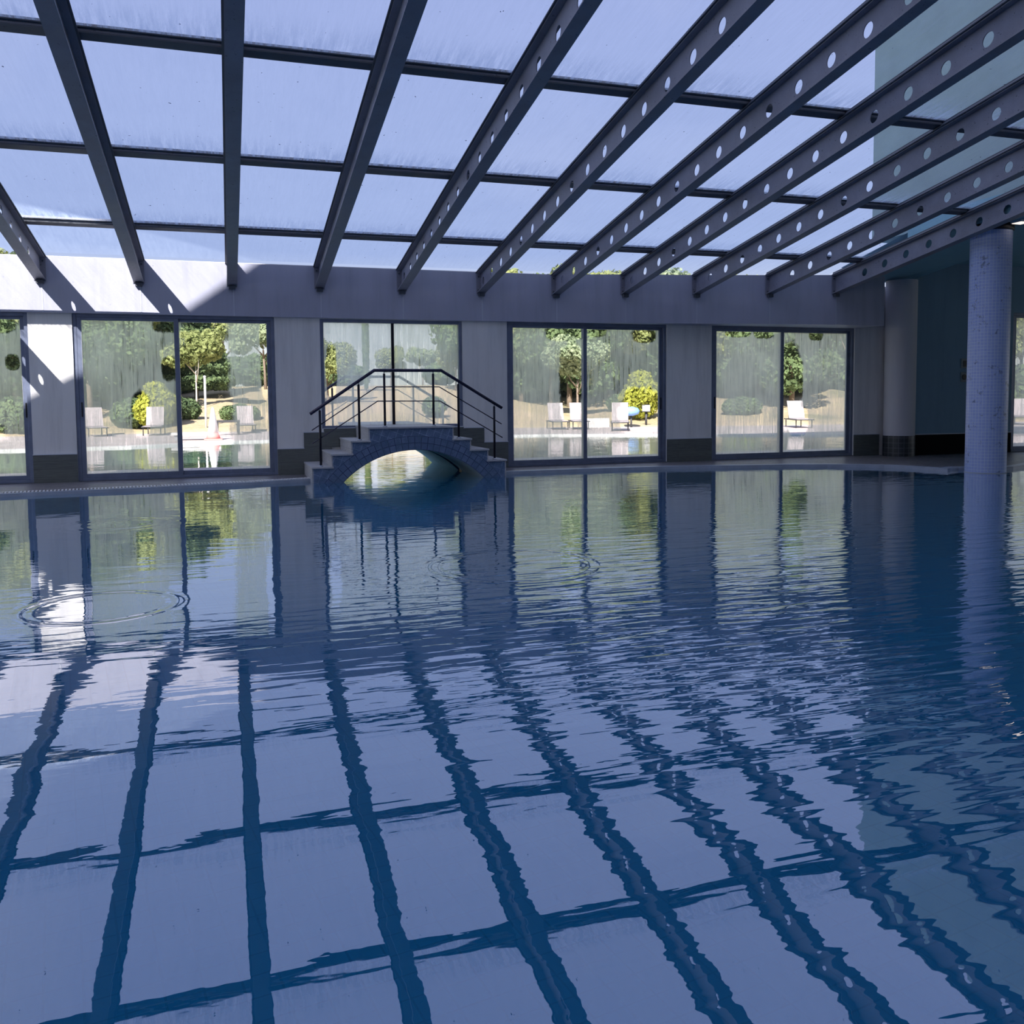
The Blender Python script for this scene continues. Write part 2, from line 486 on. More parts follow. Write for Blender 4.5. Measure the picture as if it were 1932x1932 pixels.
# vegetation
def leafmat(name, a, b, tr=0.35):
    t = NT(name)
    oi = t.new('ShaderNodeObjectInfo')
    n = t.noise(t.pos(), 1.2, 3, 0.6)
    n2 = t.noise(t.pos(), 9, 1, 0.5)
    c = t.mix(t.rng(n, 0.35, 0.65), a, b)
    c = t.mix(t.rng(n2, 0.4, 0.7, 0, 0.5), c, tuple(min(1, q*1.5) for q in b))
    d = t.new('ShaderNodeBsdfDiffuse'); t.set(d.inputs[0], c)
    l = t.new('ShaderNodeBsdfTranslucent'); t.set(l.inputs[0], c)
    t.mixsh(tr, d.outputs[0], l.outputs[0], True)
    return t.mat
M_leaf = leafmat('leaf_green', (0.16, 0.20, 0.07), (0.36, 0.40, 0.17))
M_leafy = leafmat('leaf_yellow_green', (0.30, 0.33, 0.05), (0.46, 0.48, 0.10))
M_leafd = leafmat('leaf_dark', (0.07, 0.11, 0.06), (0.19, 0.26, 0.12))
M_leafs = leafmat('leaf_silver', (0.22, 0.29, 0.17), (0.38, 0.44, 0.28))
M_bark = simple('bark', (0.22, 0.17, 0.13), 0.9, 0, 0.3, 12)
M_barkw = simple('pale_bark', (0.62, 0.56, 0.52), 0.9, 0, 0.2, 12)
t = NT('dry_grass'); p = t.pos()
n = t.noise(p, 0.35, 6, 0.7); n2 = t.noise(p, 5, 4, 0.7)
c = t.mix(t.rng(n, 0.35, 0.7), (0.52, 0.40, 0.27), (0.42, 0.36, 0.20))
c = t.mix(t.rng(n2, 0.45, 0.7, 0, 0.5), c, (0.66, 0.53, 0.40))
c = t.mix(t.rng(t.noise(p, 0.16, 3), 0.60, 0.68, 0, 0.6), c, (0.17, 0.19, 0.10))
t.bsdf(c, 0.95, normal=t.bump(n2, 0.6, 0.08), spec=0.1)
M_grass = t.mat

# ------------------------------------------------------------------ beams data
X0, SP = -2.5446, 1.35
JIT = {1: -1.196, 2: 0.158, 3: 1.51, 4: 2.857, 5: 4.229, 6: 5.586, 7: 6.842, 8: 8.206, 9: 9.638, 10: 10.974}
DEP = {1: .07, 2: .05, 3: .05, 4: .05, 5: .05, 6: .08, 7: .24, 8: .36, 9: .52, 10: .68}
HB, SL = 3.0615, 0.16163
def bx(k): return JIT.get(k, X0 + SP*k)
def dep(k): return DEP.get(k, 0.07 if k < 1 else 0.68)
def zf(y): return HB + SL*(W - 0.135 - y)       # underside of the beams above y
YB = -2.9                                        # back end of the roof
GL = 0.40                                        # glass above beam underside

# ------------------------------------------------------------------ structure
# ground slab / pool basin
mb = MB(); mb.box(-14, 26, -3, 17.1, -1.55, -1.40)
struct(mb, 'floor', M_pool)

def edge_poly():
    return [(-14, 11.3), (-9, 12.15), (-5.5, 12.78), (-2.86, 13.13), (-0.92, 13.35), (0.3, 13.55), (1.22, 13.78), (4.30, 13.79), (6.2, 13.80),
            (7.4, 13.66), (8.53, 13.40), (9.3, 13.22), (9.97, 12.97), (10.45, 12.66), (10.72, 12.42), (10.9, 12.12), (11.0, 11.75), (11.05, 11.36)]
EP = edge_poly()
PR = [(11.95, 11.25), (12.3, 11.3), (12.82, 11.52), (13.6, 11.95), (14.6, 12.4), (16.5, 12.7), (20, 12.8), (26, 12.8)]
CX0, CX1 = 1.66, 3.87                            # channel under the bridge
def deck(name, poly, z=0.035, zb=-1.4):
    mb = MB()
    n = len(poly)
    mb.idx([(x, y, z) for x, y in poly] + [(x, y, zb) for x, y in poly],
           [tuple(range(n)), tuple(range(2*n-1, n-1, -1))] + [(i, (i+1) % n, n+(i+1) % n, n+i) for i in range(n)])
    return mb
left = [p for p in EP if p[0] < 1.3]
mb = deck('floor_deck_left', left + [(CX0, 13.79), (CX0, W), (-14, W)])
o = struct(mb, 'floor_deck', M_deck)
right_ = [p for p in EP if p[0] > 4.0]
colarc = [(11.05, 11.36), (11.2, 11.5), (11.45, 11.58), (11.7, 11.5), (11.95, 11.25)]
mb = deck('floor_deck_right', [(CX1, 13.79)] + right_ + colarc[1:-1] + PR + [(26, W+.4), (CX1, W+.4)])
o = struct(mb, 'floor_deck', M_deck)
# rear deck the photographer stands on
mb = MB(); mb.box(-14, 26, -3, 0.55, -1.4, 0.035); struct(mb, 'floor_deck', M_deck)
# coping along the edge
def strip(pts, w0, w1, z0, z1, mi=0, mb=None):
    mb = mb or MB()
    P = [Vector((a, b, 0)) for a, b in pts]
    inn, out = [], []
    for i, q in enumerate(P):
        t = (P[min(i+1, len(P)-1)] - P[max(i-1, 0)]).normalized()
        nn = Vector((-t.y, t.x, 0))
        inn.append(q + nn*w0); out.append(q + nn*w1)
    for i in range(len(P)-1):
        a, b, c, d = inn[i], inn[i+1], out[i+1], out[i]
        v = [(q.x, q.y, z) for z in (z0, z1) for q in (a, b, c, d)]
        mb.idx(v, [(3, 2, 1, 0), (4, 5, 6, 7), (0, 1, 5, 4), (1, 2, 6, 5), (2, 3, 7, 6), (3, 0, 4, 7)], mi)
    return mb
struct(strip([(CX1+.45, 13.79)] + right_[1:] + colarc[1:] + PR, -0.03, 0.13, -0.06, 0.05), 'trim_1', M_coping)
struct(strip(left + [(1.6, 13.79)], -0.03, 0.035, -0.06, 0.045), 'trim_2', M_coping)
# overflow grating on the left
gr = empty('overflow_grating', (0, 0, 0), 'white slatted overflow grating set in the left deck edge beside the water', 'grating')
strip(left, 0.05, 0.20, 0.0355, 0.040).build('channel', M_black, gr)
mb = MB()
tot = 0
for i in range(len(left)-1):
    a, b = Vector((*left[i], 0)), Vector((*left[i+1], 0))
    if b.x < -4.6: continue
    L = (b-a).length; tt = (b-a)/L; nn = Vector((-tt.y, tt.x, 0))
    k = 0.0
    while k < L:
        c0 = a + tt*k + nn*0.055; c1 = a + tt*(k+0.022) + nn*0.195
        A = a + tt*k + nn*0.055; B = a + tt*(k+.022) + nn*0.055; C_ = a + tt*(k+.022) + nn*0.195; D = a + tt*k + nn*0.195
        v = [(q.x, q.y, z) for z in (0.040, 0.052) for q in (A, B, C_, D)]
        mb.idx(v, [(4, 5, 6, 7), (0, 1, 5, 4), (1, 2, 6, 5), (2, 3, 7, 6), (3, 0, 4, 7)])
        k += 0.045
g2 = mb.build('slats', M_white, gr); g2['kind'] = 'stuff'

# window wall with its openings
DZ0, DZ1 = 0.04, 2.582
OPEN = [(-6.0, -2.754, DZ0, DZ1), (-2.155, 0.788, DZ0, DZ1), (1.505, 3.903, 0.775, 2.57), (4.703, 7.811, DZ0, DZ1), (8.751, 11.987, DZ0, DZ1)]
mb = MB()
xs = -14
for (a, b, z0, z1) in OPEN:
    mb.box(xs, a, W, W+.22, 0.035, z1 if z1 > 2.575 else 2.582)
    if z0 > 0.5: mb.box(a, b, W, W+.22, 0.466, z0); mb.box(a, 1.66, W, W+.22, 0.035, .466); mb.box(1.66, 1.95, W, W+.22, .36, .466); mb.box(3.56, b, W, W+.22, .36, .466); mb.box(a, b, W, W+.22, z1, 2.582)
    xs = b
mb.box(xs, 13.1, W, W+.22, 0.035, 2.582)
mb.box(-14, 13.1, W, W+.22, 2.582, 3.42)
struct(mb, 'wall_front', M_pier)
# right-hand wall, a little in front
YR = 14.40
mb = MB()
mb.box(13.1, 15.62, YR, YR+.6, 0.035, 3.9)
mb.box(15.62, 19.4, YR, YR+.6, 2.93, 3.9); mb.box(19.4, 26, YR, YR+.6, 0.035, 3.9)
struct(mb, 'wall_right_front', M_rightwall)
mb = MB(); mb.box(13.1, 15.62, YR-.02, YR, 0.036, 0.445)
struct(mb, 'baseboard_right', simple('black_base', (0.004, 0.005, 0.007), 0.8, spec=0.1))
mb = MB(); mb.box(13.1, 15.62, YR-.025, YR, 0.445, 0.462)
struct(mb, 'trim_3', M_seam)
# far side walls, and an added tall rear wall out of view that blocks the sun
mb = MB(); mb.box(25.8, 26, -3, 14.4, 0.035, .45); mb.box(25.8, 26, -3, 14.4, 2.95, 3.9)
for i in range(5): mb.box(25.8, 26, -3 + i*4.2, -2.4 + i*4.2, .45, 2.95)
struct(mb, 'wall_right', M_rightwall)
mb = MB()
mb.box(-14.2, -14, -3, W+.22, 0.0, .45); mb.box(-14.2, -14, -3, W+.22, 2.9, 3.3)
for i in range(6): mb.box(-14.2, -14, -3 + i*3.52, -2.7 + i*3.52, .45, 2.9)
struct(mb, 'wall_left', M_backwall)
shade_edge = [(2, 4.69), (-0.9, 2.575), (-2.8, 1.56), (-8, -0.9)]  # slanted shadow edge wanted on the fascia; shapes the top of the added wall
T = W - 0.2 + 3.0
top = [(x - 0.54*T, z + 0.84*T) for x, z in shade_edge]
poly = [(-40, 0.035), (45, 0.035), (45, 26.0), (top[0][0]+6, top[0][1]+4.38)] + top + [(-40, top[-1][1]-3)]
mb = MB(); mb.prism(poly, 'y', -9, -3.0)
struct(mb, 'wall_back_sun_blocker', M_backwall)

# fascia: a deep boxed beam that follows the beam ends
ks = list(range(-8, 11))
fx = [bx(k) for k in ks] + [12.07]
fy = [W - dep(k) for k in ks] + [W - 0.72]
mb = MB()
n = len(fx)
vs = []
for i in range(n):
    zt = zf(fy[i]) + 0.355
    vs += [(fx[i], fy[i], DZ1-.004), (fx[i], fy[i], zt), (fx[i], W-.001, zt+.0), (fx[i], W-.001, DZ1-.004)]
fs = []
for i in range(n-1):
    a, b = 4*i, 4*i+4
    for j in range(4):
        fs.append((a+j, b+j, b+(j+1) % 4, a+(j+1) % 4))
fs += [(0, 1, 2, 3), (4*(n-1)+3, 4*(n-1)+2, 4*(n-1)+1, 4*(n-1))]
mb.idx(vs, fs)
fas = struct(mb, 'wall_fascia', M_fascia)
for k in range(-1, 11):
    mb = MB(); y = W - dep(k); z = zf(y)
    mb.box(bx(k)-.006+.02, bx(k)+.006+.02, y-.004, y-.0005, DZ1, z-0.02)
    o = mb.build('panel_seam', M_seam, fas)

# ceilings to the right of the glazing
mb = MB()
CZ = 3.87
xl = 11.08
pts = [(xl, 11.9, CZ), (13.8, 11.9, CZ), (13.05, YR, 3.50), (13.05, W, 3.47), (xl, W-.6, 3.47)]
mb.idx([(xl, -3, CZ), (26, -3, CZ), (26, YR, CZ), (13.75, YR, CZ), (13.08, YR, 3.54), (12.69, W-.02, 3.50), (xl, W-.7, 3.52), (xl, 12.35, CZ), (13.3, 12.35, CZ)],
       [(0, 1, 2, 3, 8, 7), (8, 3, 4), (7, 8, 4, 5, 6)])
off = len(mb.v)
vv = [(a, b, c+0.12) for a, b, c in mb.v[:]]
mb.idx(vv, [(7, 8, 3, 2, 1, 0), (4, 3, 8), (6, 5, 4, 8, 7)])
mb.box(xl-.03, xl, -3, 12.35, CZ, 4.2)
struct(mb, 'ceiling', M_ceil)

mb = MB(); mb.box(xl+.12, 24, -2.9, 13.4, CZ+.13, 8.2)
struct(mb, 'wall_upper_right', simple('upper_wall_paint', (0.36, 0.48, 0.48), 0.8, 0, .08, 2))
# ------------------------------------------------------------------ roof beams
def make_beam(k, name, label):
    x = bx(k); yw = W - dep(k)
    L = yw - YB
    th = math.atan(SL)
    o = empty(name, (x, yw, zf(yw)), label, 'roof beam', 'perforated steel roof beams')
    def S(y, h): return (-(y), h + y*SL)           # local: y>0 goes towards the viewer; returns local (Y,Z)
    def slab(mbb, x0, x1, h0, h1, ya=0.0, yb=L):
        v = []
        for yy in (ya, yb):
            for (xx, hh) in ((x0, h0), (x1, h0), (x1, h1), (x0, h1)):
                Yl, Zl = S(yy, hh); v.append((xx, Yl, Zl))
        mbb.idx(v, [(0, 1, 2, 3), (7, 6, 5, 4), (0, 4, 5, 1), (1, 5, 6, 2), (2, 6, 7, 3), (3, 7, 4, 0)])
    m = MB(); slab(m, -.074, .074, 0, .013); m.build('bottom_flange', M_steel, o)
    m = MB(); slab(m, -.074, .074, .325, .338); m.build('top_flange', M_steel, o)
    m = MB(); slab(m, -.095, .095, .338, .350); m.build('glazing_rebate', M_trim, o)
    m = MB(); slab(m, -.072, .072, .350, .372); m.build('glazing_bead', M_purlin, o)
    m = MB(); slab(m, -.060, .060, .372, .396); m.build('gasket', M_trim, o)
    # web with round holes
    m = MB(); sp = 0.505; r = 0.066; h0, h1 = 0.013, 0.325; hc = 0.165
    off = {10: 0.80, 9: 0.70, 5: 0.16, 6: 0.35, 7: 0.3, 8: 0.5, 4: 0.25, -1: 0.80, 0: .80, 1: .80}.get(k, 0.3)
    N = 20; tw = 0.005
    nc = int((L - off)/sp)
    y0 = off - sp/2
    if y0 > 0.001:
        slab(m, -tw, tw, h0, h1, 0, y0)
    start = max(0, y0)
    for i in range(nc):
        ya = y0 + i*sp; yb = ya + sp
        if ya < 0: ya = 0
        yc = off + i*sp
        outer, inner = [], []
        for j in range(N):
            a = 2*math.pi*(j+.5)/N
            ca, sa = math.cos(a), math.sin(a)
            inner.append((yc + r*ca, hc + r*sa))
            sx = (yb-yc)/ca if ca > 1e-9 else ((ya-yc)/ca if ca < -1e-9 else 1e9)
            sz = (h1-hc)/sa if sa > 1e-9 else ((h0-hc)/sa if sa < -1e-9 else 1e9)
            q = min(sx, sz)
            outer.append((yc+q*ca, hc+q*sa))
        # snap ring corners to the rectangle
        for (cyy, czz) in ((ya, h0), (yb, h0), (yb, h1), (ya, h1)):
            jb = min(range(N), key=lambda j: (outer[j][0]-cyy)**2 + (outer[j][1]-czz)**2)
            outer[jb] = (cyy, czz)
        V = []
        for xx in (-tw, tw):
            for ring_ in (outer, inner):
                for (a, b) in ring_:
                    Yl, Zl = S(a, b); V.append((xx, Yl, Zl))
        F = []
        for j in range(N):
            j2 = (j+1) % N
            F += [(j, j2, N+j2, N+j), (2*N+j2, 2*N+j, 3*N+j, 3*N+j2), (N+j, N+j2, 3*N+j2, 3*N+j)]
        m.idx(V, F)
    ye = y0 + nc*sp
    if ye < L: slab(m, -tw, tw, h0, h1, ye, L)
    m.build('web', M_steel, o, fix=False)
    # end plate bolted to the fascia
    m = MB(); m.box(-.082, .082, -.014, -.0015, -0.01, 0.35)
    m.build('end_plate', M_steel, o)
    m = MB()
    for bz in (0.05, 0.28):
        for sx_ in (-.045, .045):
            m.box(sx_-.012, sx_+.012, -.026, -.014, bz-.012, bz+.012)
    m.build('bolts', M_trim, o)
    if k >= 0:
        m = MB(); m.box(-.05, .05, -.07, -.002, -0.055, -0.0008); m.build('bearing_bracket', M_trim, o)
    return o
nth = ['first', 'second', 'third', 'fourth', 'fifth', 'sixth', 'seventh', 'eighth', 'ninth', 'tenth', 'eleventh']
extra = {0: 'cut off by the left picture edge, its foot on the sunlit fascia', 1: 'its foot on the sunlit fascia above the left door', 2: 'running almost straight up the picture',
         3: 'landing above the left steps of the bridge', 4: 'landing above the bridge window', 5: 'landing above the pier right of the bridge', 6: 'landing above the left pane of the middle door',
         7: 'landing above the right pane of the middle door', 8: 'landing above the pier between the two right doors', 9: 'landing above the mullion of the right door', 10: 'the last one, beside the solid ceiling'}
for k in range(0, 11):
    make_beam(k, 'roof_beam', f'dark steel roof beam, {nth[k]} from the left, {extra[k]}')
make_beam(-1, 'roof_beam', 'dark steel roof beam just outside the left edge, casting a holed shadow on the left pier')
for k in (-2, -3, -4, -5):
    pass

# glazing bars that run across the beams
PY = [13.36, 10.996, 8.632, 6.268, 3.904, 1.54, -0.82]
plabel = ['lowest glazing bar running across the roof beams, nearest the fascia', 'middle glazing bar running across the roof beams', 'highest glazing bar in view, running across the roof beams at the top']
for i, y in enumerate(PY):
    z = zf(y)
    m = MB()
    def bar(w0, w1, h0, h1):
        v = []
        for xx in (-8.0, xl-.04):
            for (yy, hh) in ((y-w0, h0), (y+w1, h0), (y+w1, h1), (y-w0, h1)):
                v.append((xx, yy, z + hh - (yy-y)*SL))
        m.idx(v, [(0, 1, 2, 3), (7, 6, 5, 4), (0, 4, 5, 1), (1, 5, 6, 2), (2, 6, 7, 3), (3, 7, 4, 0)])
    if i < 3:
        o = empty('glazing_bar', (0, 0, 0), plabel[i], 'glazing bar')
        bar(.045, .045, .372, .445); m.build('bar', M_purlin, o)
        m = MB(); bar(.075, .075, .398, .408); m.build('glass_ledge', M_trim, o)
        m = MB(); bar(.050, .075, .364, .378); m.build('lower_lip', M_trim, o)
    else:
        bar(.045, .045, .372, .445)
        struct(m, 'trim_%d' % (i+1), M_purlin)

# roof glass, one pane per bay and row
rows = [W - 0.02] + PY
rown = ['lowest', 'second', 'third', 'fourth']
hidden = MB()
for r_ in range(len(rows)-1):
    ya, yb = rows[r_], rows[r_+1]
    for k in range(-5, 10):
        xa, xb = bx(k)+.02, bx(k+1)-.02
        y1 = ya - (.012 if r_ else min(dep(k), dep(k+1)) - .03)
        y2 = yb + .012
        zc = GL + .010
        P = [(xa, y1, zf(y1)+zc), (xb, y1, zf(y1)+zc), (xb, y2, zf(y2)+zc), (xa, y2, zf(y2)+zc)]
        m = MB()
        vis = False
        for a in np.linspace(0, 1, 5):
            for b in np.linspace(0, 1, 5):
                q = px((xa+(xb-xa)*a, y1+(y2-y1)*b, zf(y1+(y2-y1)*b)+zc))
                if q and 2 < q[0] < 1930 and 2 < q[1] < 1930: vis = True
        # a slab 8 mm thick: dusty inner face, other faces bare
        V = P + [(a, b, c+.008) for a, b, c in P]
        tgt = m if vis and r_ < 4 else hidden
        tgt.idx(V, [(0, 1, 2, 3)], 0)
        tgt.idx(V, [(7, 6, 5, 4), (0, 4, 5, 1), (1, 5, 6, 2), (2, 6, 7, 3), (3, 7, 4, 0)], 1)
        if tgt is m:
            o = m.build('roof_glass_pane', [M_roofglass, M_clear], fix=False)
            place = f'between the {nth[k]} and {nth[k+1]} beams from the left' if k >= 0 else 'left of the first beam in view'
            if k < -1: place = 'far left, two bays left of the first beam'
            setp(o, f'blue-tinted dusty roof glass pane in the {rown[r_]} row up from the fascia, {place}', 'roof pane', 'roof glass panes')
o = struct(hidden, 'ceiling_glass', [M_roofglass, M_clear], fix=False)

# ------------------------------------------------------------------ sliding doors and the bridge window
def opening(name, a, b, z0, z1, mull, fogs, y0=W+.03, thin=False, handle=None, fw=.055, sw=.065):
    o = empty(name, (0, 0, 0), kind='structure')
    y1 = y0 + .12
    m = MB()
    m.box(a, a+fw, y0, y1, z0, z1); m.box(b-fw, b, y0, y1, z0, z1)
    m.box(a+fw, b-fw, y0, y1, z1-fw, z1); m.box(a+fw, b-fw, y0, y1, z0, z0+fw*.8)
    # inner lips that catch light
    m.box(a+fw, a+fw+.012, y0+.05, y0+.07, z0+fw, z1-fw); m.box(b-fw-.012, b-fw, y0+.05, y0+.07, z0+fw, z1-fw)
    m.build('frame', M_frame, o, bevel=.004)
    if thin:
        m = MB(); m.box(mull-.022, mull+.022, y0+.01, y0+.06, z0+fw*.8, z1-fw); m.build('mullion', M_post, o)
        panes = [(a+fw, mull-.022), (mull+.022, b-fw)]
        for i, (c, d) in enumerate(panes):
            m = MB(); m.box(c, d, y0+.03, y0+.038, z0+fw*.8, z1-fw, 1, 0); m.build('glass_pane', [fogs[i], M_clear], o, fix=False)
        return o
    sash = [(a+fw, mull+.035, y0+.005), (mull-.035, b-fw, y0+.06)]
    for i, (c, d, ys) in enumerate(sash):
        m = MB(); h0, h1 = z0+fw*.8, z1-fw
        w1 = sw if i == 0 else .07; w2 = .07 if i == 0 else sw
        m.box(c, c+w1, ys, ys+.045, h0, h1); m.box(d-w2, d, ys, ys+.045, h0, h1)
        m.box(c+w1, d-w2, ys, ys+.045, h1-sw*.7, h1); m.box(c+w1, d-w2, ys, ys+.045, h0, h0+sw)
        s_ = m.build('sash_frame', M_frame, o, bevel=.003)
        m = MB(); m.box(c+w1, d-w2, ys+.018, ys+.026, h0+sw, h1-sw*.7, 1, 0)
        m.build('glass_pane', [fogs[i], M_clear], o, fix=False)
        m = MB()
        m.box(c+w1-.004, c+w1, ys-.003, ys, h0+sw, h1-sw*.7); m.box(d-w2, d-w2+.004, ys-.003, ys, h0+sw, h1-sw*.7)
        m.build('glazing_bead', M_framelight, s_)
        side = {0: 'L', 1: 'R'}[i]
        if handle == side or handle == 'B':
            hx = c+.022 if side == 'L' else d-.036
            m = MB(); m.box(hx, hx+.02, ys-.012, ys, 1.02, 1.24); m.box(hx+.004, hx+.016, ys-.016, ys-.012, 1.05, 1.21)
            m.build('handle', M_black, o, bevel=.003)
    # threshold track
    m = MB(); m.box(a, b, y0-.03, y0+.13, z0-.01, z0+.004); m.build('threshold', M_trim, o)
    return o
fg = fogglass
fA = fg('fog_a', [(-4.2, 0.75, .7, .22)], 3.0, 0.55)
fA2 = fg('fog_a2', [(-3.25, 2.4, .35, .13), (-3.0, 1.85, .10, .12), (-4.3, 0.8, 1.2, .2)], 4.0, 0.52)
fB = fg('fog_b', [(-1.25, 1.05, .14, .35), (-.82, 2.45, .22, .14), (-.8, 1.75, .12, .2)], 7.3, 0.58)
fB2 = fg('fog_b2', [(-.30, 1.2, .40, 1.6), (.62, 1.95, .06, .7)], 11.1, 0.58)
fC = fg('fog_c', [(1.68, 1.75, .09, .45)], 15.0, 0.60, (0.92, 0.95, 0.80))
fC2 = fg('fog_c2', [], 19.0, 0.60, (0.93, 0.96, 0.74))
fD = fg('fog_d', [(5.92, 1.5, .22, .80), (5.80, 2.4, .38, .14)], 23.0, 0.60)
fD2 = fg('fog_d2', [(7.35, 0.95, .45, .45), (6.45, 2.45, .2, .11), (7.4, 2.4, .25, .15)], 27.0, 0.50)
fE = fg('fog_e', [(9.35, 2.45, .28, .08), (9.9, 2.44, .22, .09)], 31.0, 0.66, (0.98, 0.97, 0.70))
fE2 = fg('fog_e2', [(10.58, 1.45, .26, .85), (10.75, .75, .25, .30), (11.15, 2.43, .16, .1)], 35.0, 0.60, (0.98, 0.97, 0.70))
fF = fg('fog_f', [], 39.0, 0.62, (0.98, 0.97, 0.74))
opening('door_1', -6.0, -2.754, DZ0, DZ1, -4.35, [fA, fA2], handle='R')
opening('door_2', -2.155, 0.788, DZ0, DZ1, -.69, [fB, fB2], handle='L')
opening('window_1', 1.505, 3.903, .775, 2.57, 2.705, [fC, fC2], thin=True)
opening('door_3', 4.703, 7.811, DZ0, DZ1, 6.19, [fD, fD2], handle='R')
opening('door_4', 8.751, 11.987, DZ0, DZ1, 10.33, [fE, fE2], handle='L')
opening('door_5', 15.62, 19.4, .04, 2.93, 17.5, [fF, fF], y0=YR+.03)

# plank-look dado on the piers, stepping up beside the bridge
def dado(name, segs):
    m = MB()
    for a, b, z in segs: m.box(a, b, W-.022, W, 0.47 if (a >= 1.65 and b <= 3.91) else 0.0355, z)
    o = struct(m, name, M_dado)
    m = MB()
    for a, b, z in segs: m.box(a-.004, b+.004, W-.028, W-.0005, z, z+.012)
    m.build('cap_strip', M_seam, o)
dado('baseboard_left', [(-2.754, -2.155, .455)])
dado('baseboard_front', [(.788, 1.208, .455), (1.208, 1.53, .715), (1.53, 1.655, .775), (1.655, 2.05, .775)])
dado('baseboard_middle', [(3.40, 3.903, .76), (3.903, 4.27, .74), (4.27, 4.703, .485)])
dado('baseboard_pier', [(7.811, 8.751, .46)])
dado('baseboard_end', [(11.987, 12.6, .455)])

# ------------------------------------------------------------------ columns
def cyl_uv(name, x, y, r, z0, z1, mat, parent, seg=64, rings=2):
    v, f = [], []
    for i in range(rings+1):
        z = z0 + (z1-z0)*i/rings
        for j in range(seg+1):
            a = 2*math.pi*j/seg
            v.append((x+r*math.cos(a), y+r*math.sin(a), z))
    for i in range(rings):
        for j in range(seg):
            f.append((i*(seg+1)+j, i*(seg+1)+j+1, (i+1)*(seg+1)+j+1, (i+1)*(seg+1)+j))
    me = bpy.data.meshes.new(name); me.from_pydata(v, [], f)
    uv = me.uv_layers.new(name='UVMap')
    for poly in me.polygons:
        poly.use_smooth = True
        for li in poly.loop_indices:
            vi = me.loops[li].vertex_index
            j = vi % (seg+1)
            uv.data[li].uv = (2*math.pi*r*j/seg, v[vi][2])
    me.materials.append(mat)
    o = bpy.data.objects.new(name, me); COL.objects.link(o); o.parent = parent
    return o
ccx, ccy, cr_ = 11.505, 11.06, .298
col = empty('tiled_column', (0, 0, 0), 'round column clad in small blue mosaic tiles, standing in the pool edge at the right', 'column')
cyl_uv('shaft', ccx, ccy, cr_, -1.4, CZ, M_mosaic, col)
m = MB(); m.lathe([(cr_+.012, CZ-.10), (cr_+.02, CZ-.09), (cr_+.02, CZ-.001)], (ccx, ccy), 48); m.build('collar', M_black, col)
m = MB(); m.lathe([(cr_+.005, -.02), (cr_+.005, .012)], (ccx, ccy), 48); m.build('waterline_band', M_coping, col)
gc = empty('grey_column', (0, 0, 0), 'plain grey painted round column with dark tiled foot, against the wall right of the doors', 'column')
cyl_uv('shaft', 12.82, 14.46, .295, .44, 3.50, M_greycol, gc)
cyl_uv('tiled_base', 12.82, 14.46, .302, .036, .44, M_basetile, gc)

